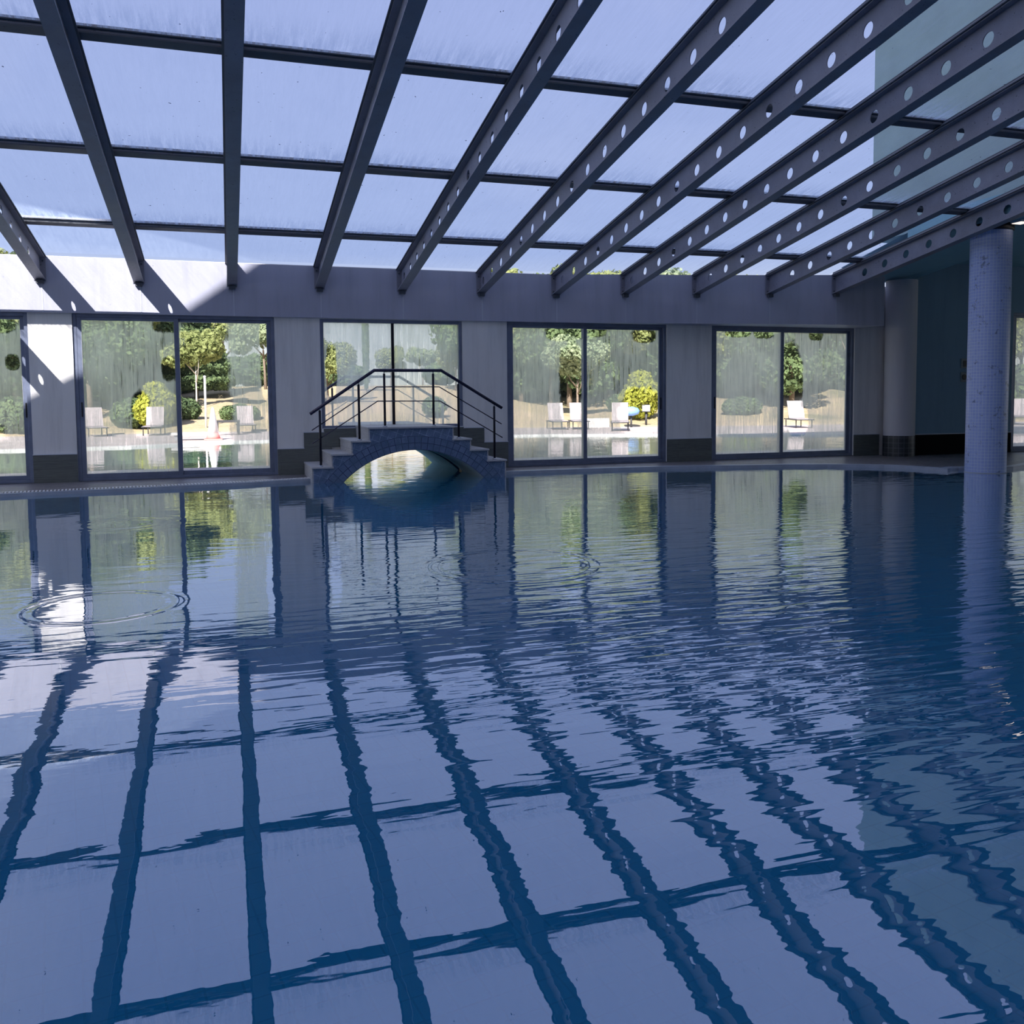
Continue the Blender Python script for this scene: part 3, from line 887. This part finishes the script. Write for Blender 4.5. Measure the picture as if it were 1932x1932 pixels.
# ------------------------------------------------------------------ bridge over the channel
def bridge(y0, y1, side, name, label, detail=True):
    """y0 is the free face, y1 the face at the wall"""
    o = empty(name, (BXC, y0, 0), label, 'bridge')
    O = Vector((BXC, y0, 0))
    steps_l = [(1.225, .215), (1.515, .405), (1.81, .597)]      # riser x, solid height
    steps_r = [(4.215, .247), (3.925, .422), (3.645, .595)]
    TH = .03; top = .795
    # outline of the side face: arch cut from below
    hc = math.sqrt(BR0**2 - BZC**2)
    N = 40
    a0 = math.asin(hc/BR0)
    arc = [(BXC + BR0*math.sin(-a0 + 2*a0*i/N), BZC + BR0*math.cos(-a0 + 2*a0*i/N)) for i in range(N+1)]
    def ztop(x):
        for (xr, z), nx in zip(steps_l, (1.515, 1.81, 2.075)):
            if xr <= x < nx: return z
        for (xr, z), nx in zip(steps_r, (3.925, 3.645, 3.365)):
            if nx < x <= xr: return z
        return top
    xs = sorted(set([1.225, 1.515, 1.81, 2.075, 3.365, 3.645, 3.925, 4.215, arc[0][0], arc[-1][0]] + [p[0] for p in arc]))
    def zbot(x):
        if x <= arc[0][0]+1e-6 or x >= arc[-1][0]-1e-6: return -1.4
        return BZC + math.sqrt(BR0**2 - (x-BXC)**2)
    m = MB()
    for xa, xb in zip(xs[:-1], xs[1:]):
        if xb-xa < 1e-5: continue
        zt = ztop((xa+xb)/2)
        if (xa+xb)/2 < arc[0][0] or (xa+xb)/2 > arc[-1][0]: ba = bb = -1.4
        else:
            ba = zbot(xa) if xa > arc[0][0]+1e-6 else 0.0
            bb = zbot(xb) if xb < arc[-1][0]-1e-6 else 0.0
        m.face([(xa, y0, ba), (xb, y0, bb), (xb, y0, zt), (xa, y0, zt)])
        m.face([(xa, y1, zt), (xb, y1, zt), (xb, y1, bb), (xa, y1, ba)])
        m.face([(xa, y0, zt), (xb, y0, zt), (xb, y1, zt), (xa, y1, zt)])
        m.face([(xa, y0, ba), (xa, y1, ba), (xb, y1, bb), (xb, y0, bb)], 1, True)
    # end and step risers
    ladder = [(1.225, -1.4, .215, -1), (1.515, .215, .405, -1), (1.81, .405, .597, -1), (2.075, .597, top, -1),
              (4.215, -1.4, .247, 1), (3.925, .247, .422, 1), (3.645, .422, .595, 1), (3.365, .595, top, 1)]
    for (x, za, zb, sg) in ladder:
        m.face([(x, y0, za), (x, y1, za), (x, y1, zb), (x, y0, zb)])
    for x_, sg in ((arc[0][0], 1), (arc[-1][0], -1)):
        m.face([(x_, y0, -1.4), (x_, y1, -1.4), (x_, y1, 0), (x_, y0, 0)], 1)
    body = m.build('body', [M_bridge, M_vault], None, fix=False); body.location = -O; body.parent = o
    def part(mb_, nm, mt, bev=0):
        q = mb_.build(nm, mt, o, bevel=bev); q.location = -O; return q
    ya, yb = (y0-.03, y1) if side < 0 else (y1, y0+.03)
    # stone risers and treads
    for (x, za, zb, sg) in ladder:
        mm = MB(); z_0 = max(za, -.02)
        lo = min(x, x+sg*.02); mm.box(lo, lo+.02, min(y0, y1)+.001, max(y0, y1)-.001, z_0+(TH if z_0 > 0.1 else 0), zb); part(mm, 'riser', M_stone)
    for a, b, z in [(1.195, 1.522, .215), (1.485, 1.817, .405), (1.78, 2.082, .597), (3.358, 3.675, .595), (3.638, 3.955, .422), (3.918, 4.245, .247)]:
        mm = MB(); mm.box(a, b, ya, yb, z+.0005, z+TH); part(mm, 'tread', M_stone, .005)
    mm = MB(); mm.box(2.045, 3.395, ya, yb, top+.0005, top+TH); part(mm, 'landing_slab', M_stone, .005)
    return o
YF = 13.42
bridge(YF, W-.03, -1, 'arched_footbridge', 'blue tiled arched footbridge with stone steps over the pool channel, inside the hall')
bridge(17.1, W+.23, 1, 'arched_footbridge', 'second arched footbridge outside, seen through the steamed window behind the inner bridge')

def railing(y, name, label, simple_=False):
    o = empty(name, (BXC, y, .8), label, 'railing')
    O = Vector((BXC, y, .8))
    def part(mb_, nm, mt, parent=o):
        q = mb_.build(nm, mt, parent); 
        if parent is o: q.location = -O
        return q
    m = MB(); m.tube([(1.20, y, 1.035), (2.172, y, 1.686), (3.215, y, 1.686), (4.20, y, 1.092)], .024, 14); part(m, 'handrail', M_rail)
    m = MB(); m.tube([(1.22, y, .790), (2.205, y, 1.436), (3.18, y, 1.432), (4.19, y, .838)], .008, 8); part(m, 'mid_rail', M_rail)
    m = MB(); m.tube([(1.222, y, .592), (2.218, y, 1.219), (3.19, y, 1.211), (4.205, y, .620)], .008, 8); part(m, 'mid_rail', M_rail)
    for (x, zb, zt) in [(1.345, .245, 1.115), (1.93, .627, 1.50), (2.322, .825, 1.665), (3.085, .825, 1.665), (3.485, .625, 1.505), (4.07, .277, 1.15)]:
        m = MB(); m.tube([(x, y, zb+.018), (x, y, zt-.03)], .0185, 12)
        pq = part(m, 'post', M_post)
        m = MB(); m.lathe([(.036, zb+.0005), (.036, zb+.010), (.026, zb+.02)], (x, y), 20); m.build('base_plate', M_chrome, pq)
        m = MB(); m.tube([(x, y, zt-.03), (x, y, zt-.004)], .009, 8); m.build('rail_pin', M_chrome, pq)
    return o
railing(YF+.075, 'bridge_railing', 'dark steel railing on the pool side of the inner bridge, with sloping ends')
railing(16.98, 'bridge_railing', 'faint steel railing of the outer bridge, blurred behind the steamed window')

# ------------------------------------------------------------------ water
mb = MB()
mb.face([(-14, .5, 0), (26, .5, 0), (26, W+.1, 0), (-14, W+.1, 0)])
o = mb.build('pool_water', M_water, fix=False)
setp(o, 'rippled blue water filling the indoor pool, mirroring roof beams and windows', 'water', kind='stuff')
mb = MB()
mb.face([(-40, W+.1, 0), (60, W+.1, 0), (60, 29.5, 0), (-40, 29.5, 0)])
o = mb.build('outdoor_pool_water', M_waterout, fix=False)
setp(o, 'turquoise water of the outdoor pool beyond the windows', 'water', kind='stuff')

# small wall plates and the ceiling lamp at the right
for i, (z0, lab) in enumerate([(1.88, 'small wall plate with dark centre beside the blue column, upper of two'), (1.60, 'small wall plate with dark round centre beside the blue column, lower of two')]):
    o = empty('wall_plate', (14.36, YR, z0), lab, 'wall plate', 'wall plates by the blue column')
    m = MB(); m.box(-.085, .10, -.012, -.0005, -.10, .10); m.build('plate', simple('plate_%d' % i, (0.16, 0.20, 0.22), 0.5), o, bevel=.004)
    m = MB()
    if i == 0: m.box(-.03, .05, -.020, -.012, -.07, .05)
    else:
        m.tube([(0, -.012, 0), (0, -.022, 0)], .055, 20)
    m.build('centre', M_black, o)
lt = NT('lamp_lit'); _e = lt.new('ShaderNodeEmission'); _e.inputs[0].default_value = (1, .85, .75, 1); _e.inputs[1].default_value = 1.3
lt.l.new(_e.outputs[0], lt.out.inputs[0])
o = empty('ceiling_lamp', (11.59, 10.60, CZ), 'small bright square lamp on the ceiling at the right picture edge', 'lamp')
m = MB(); m.box(-.10, .10, -.10, .10, -.035, -.0005); m.build('housing', M_white, o, bevel=.004)
m = MB(); m.box(-.085, .085, -.085, .085, -.042, -.035); m.build('diffuser', lt.mat, o)

# ------------------------------------------------------------------ outdoors
m = MB(); m.box(-40, CX0, W+.22, 17.1, -1.4, .035); struct(m, 'floor_walkway', M_pave)
m = MB(); m.box(CX1, 60, W+.22, 17.1, -1.4, .035); struct(m, 'floor_walkway', M_pave)
m = MB(); m.box(-60, 70, 17.1, 30, -1.5, -1.35); struct(m, 'floor_outdoor_pool', M_poolout)
far = [(-40, 24.8), (-10, 25.3), (-2.5, 26.4), (.36, 28.2), (5, 28.9), (10.6, 28.0), (14, 26.2), (18, 23.7), (24, 22.6), (60, 22)]
poly = far + [(60, 48), (-40, 48)]
mb = deck('floor_terrace', poly, .035, -1.35)
struct(mb, 'floor_terrace', M_pave)
M_copw = simple('white_coping', (0.85, 0.82, 0.80), 0.5)
struct(strip(far, -0.04, 0.35, -.1, .05), 'trim_11', M_copw)

def foot(x):            # where the slope begins
    P = [(-60, 36), (-10, 36.5), (1, 37.5), (8, 35.5), (13, 35.3), (18, 33.5), (24, 31.8), (34, 30.5), (80, 30)]
    for (a, ya), (b, yb) in zip(P[:-1], P[1:]):
        if a <= x <= b: return ya + (yb-ya)*(x-a)/(b-a)
    return 36
def hz(x, y):
    d = y - foot(x)
    if d <= 0: return -0.25 + .0*d
    z = .04 + .09*d
    z += .22*math.sin(x*.55+1.1)*min(1, d/6) + .12*math.sin(x*1.3 + y*.7)*min(1, d/3)
    return min(z, 2.1 + .008*d)
NX, NY = 90, 50
v, f = [], []
for j in range(NY+1):
    for i in range(NX+1):
        x = -45 + 150*i/NX; y = foot(x) - .6 + 75*(j/NY)**1.5
        v.append((x, y, hz(x, y)))
for j in range(NY):
    for i in range(NX):
        a = j*(NX+1)+i
        f.append((a, a+1, a+NX+2, a+NX+1))
m = MB(); m.idx(v, f, 0, True)
struct(m, 'floor_hillside', M_grass)

def leaves_mesh(name, n, shape, size, mat, trunk=None, bark=None, seed=0):
    """leaf cards scattered in a crown; shape(u) -> points, radii handled inside"""
    g = np.random.default_rng(seed)
    C_, N_ = shape(g, n)
    ax = g.normal(size=(n, 3)); ax /= np.linalg.norm(ax, axis=1)[:, None]
    ax = ax*0.75 + N_*0.9; ax /= np.linalg.norm(ax, axis=1)[:, None]
    t1 = np.cross(ax, g.normal(size=(n, 3))); t1 /= np.linalg.norm(t1, axis=1)[:, None]
    t2 = np.cross(ax, t1)
    s = size*(0.6+0.8*g.random(n))[:, None]
    q = np.stack([C_ - t1*s*.5, C_ + t2*s*.32, C_ + t1*s*.5, C_ - t2*s*.32], 1).reshape(-1, 3)
    me = bpy.data.meshes.new(name)
    me.vertices.add(4*n); me.vertices.foreach_set('co', q.ravel())
    me.loops.add(4*n); me.loops.foreach_set('vertex_index', np.arange(4*n, dtype=np.int32))
    me.polygons.add(n); me.polygons.foreach_set('loop_start', np.arange(0, 4*n, 4, dtype=np.int32))
    me.update(calc_edges=True)
    me.materials.append(mat)
    return me
def blobs(bl):
    def sh(g, n):
        w = np.array([b[3]**2 for b in bl]); w = w/w.sum()
        idx = g.choice(len(bl), n, p=w)
        d = g.normal(size=(n, 3)); d /= np.linalg.norm(d, axis=1)[:, None]
        B = np.array(bl)[idx]
        r = B[:, 3]*(0.72 + 0.33*g.random(n))
        P = B[:, :3] + d*r[:, None]*np.array([1, 1, .85])
        return P, d
    return sh
def cone(h, r, z0, tiers=0):
    def sh(g, n):
        u = g.random(n)**1.3
        a = g.random(n)*2*math.pi
        rr = r*(1-u)*(0.8+0.28*g.random(n))
        if tiers: rr *= (0.75+0.35*((u*tiers) % 1))
        rr += .05
        P = np.stack([rr*np.cos(a), rr*np.sin(a), z0+u*h], 1)
        N_ = np.stack([np.cos(a), np.sin(a), .3+0*a], 1)
        return P, N_
    return sh
def spindle(h, r, z0):
    def sh(g, n):
        u = g.random(n); a = g.random(n)*2*math.pi
        rr = r*np.sin(np.pi*np.clip(u*.9+.08, 0, 1))**.6*(0.7+.4*g.random(n))
        P = np.stack([rr*np.cos(a), rr*np.sin(a), z0+u*h], 1)
        return P, np.stack([np.cos(a), np.sin(a), .2+0*a], 1)
    return sh
def crown(seed, R, zc, nb=9, flat=.8):
    g = random.Random(seed); b = [(0, 0, zc, R*.72)]
    for i in range(nb):
        a = g.random()*6.283; q = R*(.45+.35*g.random())
        b.append((q*math.cos(a), q*math.sin(a), zc+(g.random()-.5)*R*1.5*flat, R*(.34+.22*g.random())))
    return b
def trunk_mesh(h, r, lean=0.0, br=4, seed=1):
    m = MB(); g = random.Random(seed)
    m.tube([(0, 0, -.3), (lean*.3, 0, h*.4), (lean, 0.05, h)], [r, r*.75, r*.5], 9)
    for i in range(br):
        a = g.random()*6.283; z = h*(.6+.3*g.random())
        m.tube([(lean*z/h, 0, z), (lean+math.cos(a)*h*.2, math.sin(a)*h*.2, z+h*.22), (lean+math.cos(a)*h*.33, math.sin(a)*h*.33, z+h*.5)], [r*.5, r*.3, r*.12], 6)
    return m
PROTO = {
    'broad': (leaves_mesh('crown', 9000, blobs(crown(1, 2.3, 4.3, 11)), .26, M_leaf, seed=1), (2.9, .13)),
    'pale': (leaves_mesh('crown', 8000, blobs(crown(2, 2.0, 4.0, 9)), .25, M_leafs, seed=2), (2.6, .11)),
    'dark': (leaves_mesh('crown', 10000, blobs(crown(3, 2.6, 3.7, 12, 1.0)), .27, M_leafd, seed=3), (2.4, .16)),
    'conifer': (leaves_mesh('crown', 11000, cone(7.6, 2.7, .7, 9), .30, M_leafd, seed=4), (5.0, .15)),
    'cypress': (leaves_mesh('crown', 4500, spindle(6.6, .42, .3), .20, M_leafd, seed=5), (1.5, .08)),
    'young': (leaves_mesh('crown', 3600, blobs(crown(6, 1.25, 2.9, 8)), .22, M_leafy if False else M_leaf, seed=6), (2.2, .05)),
    'bush': (leaves_mesh('foliage', 3500, blobs([(0, 0, .6, .62), (.3, .1, .85, .45), (-.25, 0, .9, .42), (0, 0, 1.2, .35)]), .14, M_leafy, seed=7), None),
    'shrub': (leaves_mesh('foliage', 3500, blobs([(0, 0, .5, .6), (.6, .1, .5, .5), (-.6, 0, .45, .5)]), .16, M_leafd, seed=8), None),
}
TR = {}
def plant(kind, name, x, y, sc, label, cat='tree', group=None, rz=None, sz=None, bark=None, tname='crown'):
    me, tk = PROTO[kind]
    z = hz(x, y) if y > foot(x) else .035
    o = empty(name, (x, y, z - .02), label, cat, group)
    o.rotation_euler = (0, 0, random.random()*6.28 if rz is None else rz)
    o.scale = (sc, sc, sz or sc)
    c = bpy.data.objects.new('crown' if tk else 'foliage', me); COL.objects.link(c); c.parent = o
    if tk:
        key = kind
        if key not in TR:
            TR[key] = trunk_mesh(tk[0], tk[1], .1, 4, 3).build('trunk', bark or M_bark, o)
        else:
            q = TR[key].copy(); COL.objects.link(q); q.parent = o
            if bark:
                q.data = q.data.copy(); q.data.materials[0] = bark
    return o
G = 'trees on the slope outside'
def at(u, y):           # u = picture column -> world x on the line of sight at depth y
    t_ = (u-966)/1668.8
    return y*(.3068+.9513*t_)/(.9495-.308*t_)
T_ = [
 ('conifer', 375, 53, .80, 'broad dark conifer filling the wiped right pane of the left door'),
 ('young', 374, 46, 1.05, 'young leafy tree with thin trunk in front of the dark conifer, left door right pane'),
 ('dark', 300, 52, 1.0, 'dark tree behind the yellow bush, left door left pane'),
 ('broad', 235, 50, 1.05, 'green tree in the middle of the left door left pane'),
 ('dark', 175, 47, 1.0, 'dark tree at the left edge of the left door left pane'),
 ('broad', 35, 46, .95, 'green tree behind the door cut by the left picture edge'),
 ('dark', -15, 42, .8, 'dark tree at the very left picture edge'),
 ('pale', 505, 58, .95, 'pale green tree at the right edge of the left door'),
 ('cypress', 694, 56, .50, 'slim dark cypress standing alone in the bridge window'),
 ('broad', 622, 50, .62, 'small green tree at the left edge of the bridge window'),
 ('pale', 800, 62, .50, 'pale tree low in the right half of the bridge window'),
 ('broad', 862, 54, .55, 'green tree at the right edge of the bridge window'),
 ('broad', 985, 48, 1.20, 'tall green tree at the left edge of the middle door'),
 ('pale', 1040, 46, 1.25, 'pale green tree in the middle door left pane'),
 ('pale', 1090, 39, .72, 'sunlit low-crowned tree just left of the middle door mullion'),
 ('dark', 1075, 45, 1.1, 'dark tree behind the sunlit young tree, middle door'),
 ('broad', 1150, 47, 1.1, 'large green tree in the middle door right pane'),
 ('dark', 1215, 50, 1.1, 'dark tree behind the yellow bush and garden lamp, middle door'),
 ('pale', 1370, 46, 1.25, 'pale tree at the left edge of the right door'),
 ('broad', 1430, 44, 1.15, 'green tree in the right door left pane'),
 ('dark', 1492, 40, 1.05, 'dark tree behind the lounger in the right door'),
 ('broad', 1560, 46, 1.15, 'green tree in the right door right pane'),
 ('pale', 1605, 44, 1.10, 'pale tree at the right edge of the right door'),
 ('broad', 1925, 40, 1.05, 'green tree in the door at the right picture edge'),
 ('dark', 920, 52, 1.1, 'dark tree hidden mostly by the pier right of the bridge'),
 ('pale', 1300, 52, 1.45, 'tall pale tree mostly behind the pier between the right doors'),
 ('broad', 1120, 56, 1.3, 'tall tree rising behind the others over the middle door'),
 ('pale', 1250, 58, 1.2, 'tall pale tree rising behind the others right of the middle door'),
 ('dark', 120, 62, 1.3, 'dark background tree seen between the two left doors'),
 ('broad', 210, 64, 1.25, 'background tree behind the left half of the left door'),
 ('pale', 300, 66, 1.2, 'pale background tree behind the dark tree of the left door'),
 ('broad', 430, 66, 1.15, 'background tree just right of the dark conifer, left door'),
 ('broad', 10, 60, 1.3, 'background tree behind the door at the left picture edge'),
 ('pale', 650, 78, .6, 'distant pale tree low in the left half of the bridge window'),
 ('broad', 740, 74, .55, 'distant green tree behind the mullion of the bridge window'),
 ('broad', 1010, 60, 1.2, 'background tree behind the left pane of the middle door'),
 ('dark', 1180, 62, 1.2, 'dark background tree behind the right pane of the middle door'),
 ('broad', 1345, 58, 1.15, 'background tree at the left frame of the right door'),
 ('dark', 1395, 54, 1.1, 'dark background tree in the right door left pane'),
 ('broad', 1465, 58, 1.15, 'tall background tree at the mullion of the right door'),
 ('dark', 1540, 56, 1.1, 'dark background tree in the right door right pane'),
 ('pale', 1950, 46, 1.3, 'pale background tree behind the door at the right picture edge'),
]
for kind, u, y, sc, lab in T_:
    x = at(u, y)
    plant(kind, {'conifer': 'conifer_tree', 'cypress': 'cypress_tree', 'young': 'young_tree'}.get(kind, 'leafy_tree'), x, y, sc, lab, 'tree', G,
          sz=sc*(1.0 if kind != 'cypress' else 2.0), bark=M_barkw if kind == 'young' else None)
for u, y, sc, lab in [(297, 39.5, 1.35, 'yellow-green bush behind the lounger in the left door'), (1208, 37.5, 1.55, 'round yellow-green bush beside the garden lamp, middle door')]:
    plant('bush', 'leafy_bush', at(u, y), y, sc, lab, 'bush', 'yellow bushes')
for u, y, sc, lab in [(250, 41, 1.3, 'dark low shrub left of the yellow bush, left door'), (330, 41, 1.1, 'dark low shrub right of the yellow bush, left door'),
                      (455, 41, .8, 'dark low shrub on the dry slope behind the table'), (30, 38, 1.4, 'dark shrub low in the door at the left picture edge'),
                      (820, 40, .9, 'dark shrub seen past the outer railing in the bridge window'), (1180, 40, 1.0, 'dark shrub left of the round yellow bush'),
                      (1400, 36, .9, 'low dark shrub in the right door left pane')]:
    plant('shrub', 'low_shrub', at(u, y), y, sc, lab, 'bush', 'dark shrubs')

for u, y, sc, lab in [(15, 50, 3.2, 'wide dark thicket behind the door at the left picture edge'), (170, 55, 3.2, 'wide dark thicket at the left of the left door'), (250, 56, 3.2, 'wide dark thicket in the middle of the left door left pane'),
                      (330, 58, 3.0, 'wide dark thicket just left of the dark conifer'), (490, 64, 2.6, 'wide thicket at the far right of the left door'), (650, 72, 2.2, 'distant low thicket in the left half of the bridge window'),
                      (830, 60, 1.8, 'low thicket in the right half of the bridge window'), (975, 50, 3.2, 'wide dark thicket at the left edge of the middle door'), (1050, 51, 3.2, 'wide dark thicket behind the pale trees of the middle door'),
                      (1130, 50, 3.2, 'wide dark thicket behind the middle door right pane'), (1215, 53, 3.0, 'wide dark thicket at the right edge of the middle door'), (1370, 47, 3.0, 'wide dark thicket at the left edge of the right door'),
                      (1440, 47, 3.0, 'wide dark thicket in the right door left pane'), (1530, 46, 3.0, 'wide dark thicket in the right door right pane'), (1600, 46, 3.0, 'wide dark thicket at the right edge of the right door'), (1930, 38, 2.8, 'wide dark thicket behind the door at the right picture edge')]:
    plant('shrub', 'thicket', at(u, y), y, sc, lab, 'bush', 'thickets under the trees', sz=sc*.85)

# loungers
M_sling = simple('lounger_fabric', (0.42, 0.37, 0.38), 0.8, 0, 0.08)
M_lframe = simple('lounger_frame', (0.05, 0.05, 0.055), 0.5)
def lounger():
    o = empty('sun_lounger')
    m = MB()
    for sx in (-.33, .33):
        m.tube([(sx, -1.0, .32), (sx, .95, .32)], .022, 8)
    for sy in (-1.0, .25, .95): m.tube([(-.33, sy, .32), (.33, sy, .32)], .018, 8)
    m.build('frame', M_lframe, o)
    m = MB(); m.box(-.31, .31, -.98, .27, .335, .35); m.build('seat', M_sling, o)
    m = MB(); th = math.radians(62); c, s_ = math.cos(th), math.sin(th)
    L = .78
    v = []
    for a, b in ((0, 0), (L, 0), (L, .03), (0, .03)):
        v.append((.30+a*c - b*s_, .35 + a*s_ + b*c))
    m.prism(v, 'x', -.31, .31); m.build('backrest', M_sling, o)
    for sx in (-.30, .30):
        for sy in (-.8, .8):
            m = MB(); m.tube([(sx, sy, 0), (sx, sy, .32)], .02, 8); m.build('leg', M_lframe, o)
    m = MB(); m.tube([(-.24, .62, .32), (-.24, .60, .78)], .012, 6); m.build('back_strut', M_lframe, o)
    m = MB(); m.tube([(.24, .62, .32), (.24, .60, .78)], .012, 6); m.build('back_strut', M_lframe, o)
    return o
LP = [(182, 36.0, 'pale sun lounger at the left of the left door, blurred by steam', .1), (293, 35.8, 'pale sun lounger in front of the yellow bush, left door', -.1),
      (466, 36.6, 'sun lounger beside the small dark table, left door', .05), (1052, 33.3, 'left one of two sun loungers beside the middle door mullion', .15), (1092, 33.1, 'sun lounger just left of the middle door mullion, dark frame', .1),
      (1170, 30.6, 'steam-blurred sun lounger left of the blue towel, middle door', 0), (1506, 29.9, 'lone pale sun lounger in the right door', .25), (1924, 28.2, 'sun lounger in the door at the right picture edge', .1)]
lp = lounger()
for i, (u, y, lab, a) in enumerate(LP):
    o = lp if i == 0 else copy_tree(lp)
    y = min(y, foot(at(u, y)) - 1.3)
    x = at(u, y)
    o.location = (x, y, .035); o.rotation_euler = (0, 0, a - math.atan2(x, y))
    setp(o, lab, 'sun lounger', 'sun loungers by the outdoor pool')

# side table
o = empty('side_table', (at(432, 34.2), 34.2, .035), 'small dark square table standing open on the paving, left door', 'table')
m = MB(); m.box(-.42, .42, -.3, .3, .46, .54); m.build('tabletop', M_lframe, o, bevel=.005)
for sx in (-.37, .37):
    for sy in (-.27, .27):
        m = MB(); m.box(sx-.04, sx+.04, sy-.04, sy+.04, 0, .46); m.build('leg', M_lframe, o)
# cone with a white band
M_red = simple('cone_red', (0.75, 0.30, 0.28), 0.5)
o = empty('traffic_cone', (at(404, 29.9), 29.9, .035), 'tall white and red cone standing at the edge of the outdoor pool', 'cone')
m = MB(); m.lathe([(.22, .04), (.19, .12), (.175, .22)], (0, 0), 24); m.build('lower_body', M_red, o)
m = MB(); m.lathe([(.175, .22), (.05, .98), (.02, 1.04)], (0, 0), 24); m.build('white_sleeve', M_white, o)
m = MB(); m.box(-.28, .28, -.28, .28, 0, .04); m.build('base', M_red, o, bevel=.01)
# low white board on feet
o = empty('diving_block', (at(372, 30.2), 30.2, .035), 'low white slab on short feet beside the cone at the pool edge', 'block')
m = MB(); m.box(-.75, .75, -.35, .35, .16, .24); m.build('slab', M_white, o, bevel=.01)
m = MB(); m.box(-.65, -.55, -.3, .3, 0, .16); m.box(.45, .55, -.3, .3, 0, .16); m.build('feet', M_framelight, o)
# slim pale pole
o = empty('garden_pole', (at(391, 38.6), 38.6, hz(at(391, 38.6), 38.6)-.05), 'slim pale pole on the slope between young tree and cone', 'pole')
m = MB(); m.tube([(0, 0, 0), (0, 0, 2.1)], .045, 10); m.build('shaft', M_white, o)
m = MB(); m.lathe([(.06, 2.1), (.06, 2.14), (.02, 2.17)], (0, 0), 14); m.build('cap', M_white, o)
# garden lamp
o = empty('garden_lamp', (at(1219, 34.6), 34.6, .035), 'garden lamp with white cube shade on a dark post, middle door', 'lamp')
m = MB(); m.tube([(0, 0, 0), (0, 0, .62)], .05, 12); m.build('post', M_lframe, o)
m = MB(); m.box(-.13, .13, -.13, .13, .64, .92); m.build('shade', M_white, o, bevel=.02)
m = MB(); m.box(-.15, .15, -.15, .15, .62, .64); m.box(-.14, .14, -.14, .14, .92, .94); m.build('shade_rim', M_lframe, o)
# blue folded sunshade
M_blue = simple('pale_blue_cloth', (0.25, 0.45, 0.85), 0.7, 0, .15, 5)
x = at(1191, 33.8)
o = empty('blue_bundle_stand', (x, 33.8, .035), 'pale blue bundle on a post left of the garden lamp, middle door', 'towel stand')
m = MB(); m.tube([(0, 0, 0), (0, 0, .5)], .04, 10); m.build('post', M_lframe, o)
m = MB(); m.lathe([(.10, .48), (.30, .55), (.36, .68), (.28, .80), (.08, .86)], (0, 0), 14); m.build('bundle', M_blue, o)
# low planter wall in the garden
m = MB(); m.box(at(1105, 34.4), at(1150, 34.4), 34.4, 34.65, .035, .42)
o = m.build('planter_wall', M_copw); setp(o, 'low pale garden wall between the loungers, middle door right pane', 'wall')
